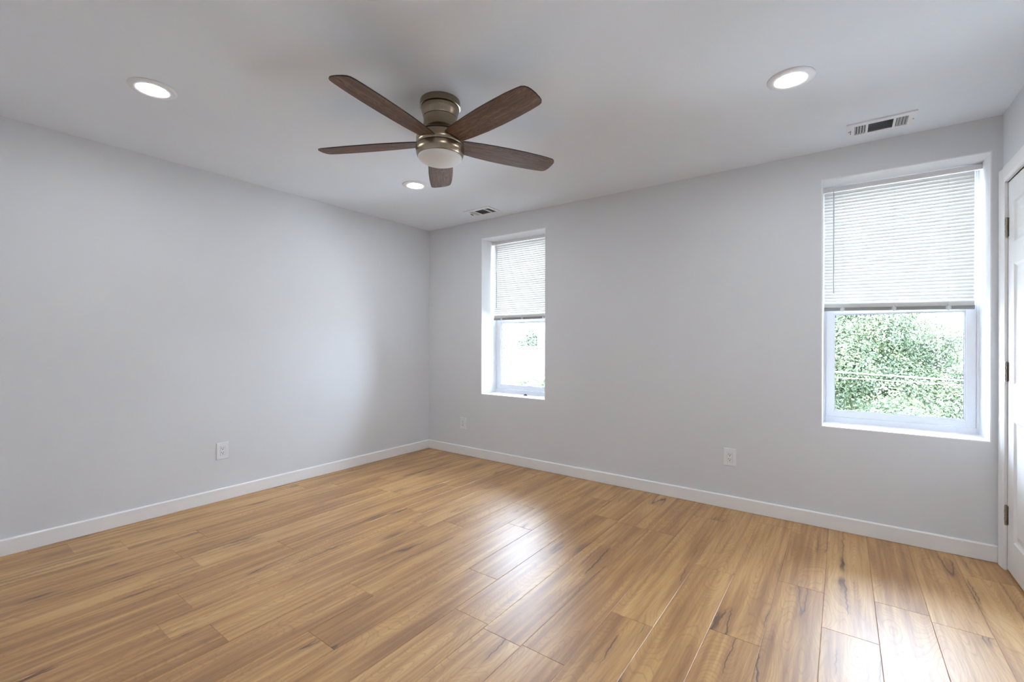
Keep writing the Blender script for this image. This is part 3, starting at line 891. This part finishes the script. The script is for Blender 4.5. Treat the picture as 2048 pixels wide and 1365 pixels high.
# big tree filling the right window, a lower one in front and a neighbour to the side
tree((-0.6, 17.6, GZ), [(0, 0, 4.9, 2.4), (1.3, -0.9, 5.1, 1.25), (2.25, -0.4, 4.72, 1.05), (3.25, -0.2, 4.1, 1.15), (0.5, -1.6, 4.2, 1.2), (1.5, -1.5, 3.5, 1.2), (2.5, -1.1, 3.1, 1.15),
     (0.3, -1.4, 2.9, 1.2), (3.6, 0.3, 2.6, 1.2), (-1.6, -0.9, 5.0, 1.4), (-2.3, 0.2, 4.0, 1.4), (-1.2, -1.2, 3.2, 1.4), (0.2, 1.2, 6.0, 1.5), (1.6, 1.2, 3.6, 1.5)],
     190000, 0.058, M['leaf'], 'large pale green tree filling the right window view', 'trees behind the house')
tree((1.0, 13.4, GZ), [(0, 0, 2.7, 0.95), (0.7, -0.2, 2.5, 0.7), (-0.8, 0.1, 2.5, 0.75), (0.1, -0.5, 2.2, 0.8), (1.3, 0.1, 2.0, 0.6), (-1.3, 0, 2.0, 0.7)],
     50000, 0.052, M['leaf'], 'lower rounded tree in front of the large one, bottom of the right window', 'trees behind the house', trunk_r=0.1)
tree((-8.2, 15.0, GZ), crown(2.8, 2.1, 12, 12), 12000, 0.14, M['leaf'], 'broad tree hidden behind the wall between the windows', 'trees behind the house')

# rooftops seen through the left window
b = empty('building', (-17.2, 26, GZ), 'low white flat roofed building seen through the left window', 'building')
MB().box(-6.0, 8.0, 0, 3, 0, 4.18).build('wall', M['stucco'], b)
MB().box(-6.1, 8.1, -0.12, 3.1, 4.18, 4.40).build('parapet', M['stucco'], b)
for k in range(20):
    x = -4.6 + k * 0.47 + 0.10 * math.sin(k * 2.1)
    MB().box(x, x + 0.24, -0.22, -0.12, 4.27, 4.36).build('parapet_bracket', M['bracket'], b)
MB().box(-0.2, 4.0, -0.06, 0.0, 2.86, 3.02).build('brick_band', M['brick'], b)
b2 = empty('building', (-17.55, 30, GZ), 'taller white building at the right of the left window view, hiding part of the tree', 'building')
MB().box(-1.9, 3.5, 0, 6, 0, 6.9).build('wall', M['stucco'], b2)
MB().box(-1.95, 3.55, -0.05, 6.05, 6.9, 7.05).build('parapet', M['stucco'], b2)
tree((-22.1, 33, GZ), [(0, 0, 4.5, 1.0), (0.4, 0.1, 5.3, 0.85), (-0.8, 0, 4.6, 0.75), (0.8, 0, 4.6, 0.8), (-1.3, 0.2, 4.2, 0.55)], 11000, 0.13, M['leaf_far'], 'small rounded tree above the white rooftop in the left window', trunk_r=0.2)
tree((-16.2, 22.6, GZ), [(0, 0, 1.9, 0.55), (0.35, 0, 2.2, 0.35), (-0.3, 0.1, 2.3, 0.3)], 700, 0.11, M['leaf_yellow'], 'pale yellow green sapling at the foot of the left window view', name='sapling', trunk_r=0.05)

# service cables between two poles
def pole(x, y, h, label):
    mb = MB().tube([(0, 0, 0), (0, 0, h)], [0.13, 0.10], 12)
    o = mb.build('utility_pole', M['pole'], smooth=True); o.location = (x, y, GZ)
    return tag(o, label, 'pole', 'utility poles behind the house')
P0, P1 = (-2.6, 10.3), (5.4, 10.9)
pole(*P0, 6.0, 'weathered utility pole hidden behind the wall between the windows')
pole(*P1, 6.0, 'weathered utility pole beyond the right edge of the right window')
def cable(z0, z1, sag, r, mm, label):
    pts = []
    for k in range(25):
        t = k / 24
        pts.append((P0[0] + (P1[0] - P0[0]) * t, P0[1] - 0.155 + (P1[1] - P0[1]) * t, z0 + (z1 - z0) * t - sag * 4 * t * (1 - t)))
    o = MB().tube(pts, r, 6).build('power_cable', mm, smooth=True)
    return tag(o, label, 'cable', 'cables crossing the right window view')
cable(0.80, 0.46, 0.05, 0.011, M['cable'], 'thick white overhead cable crossing in front of the trees, the upper one')
cable(0.66, 0.44, 0.05, 0.006, M['cable_red'], 'thin reddish overhead cable just below the white one')
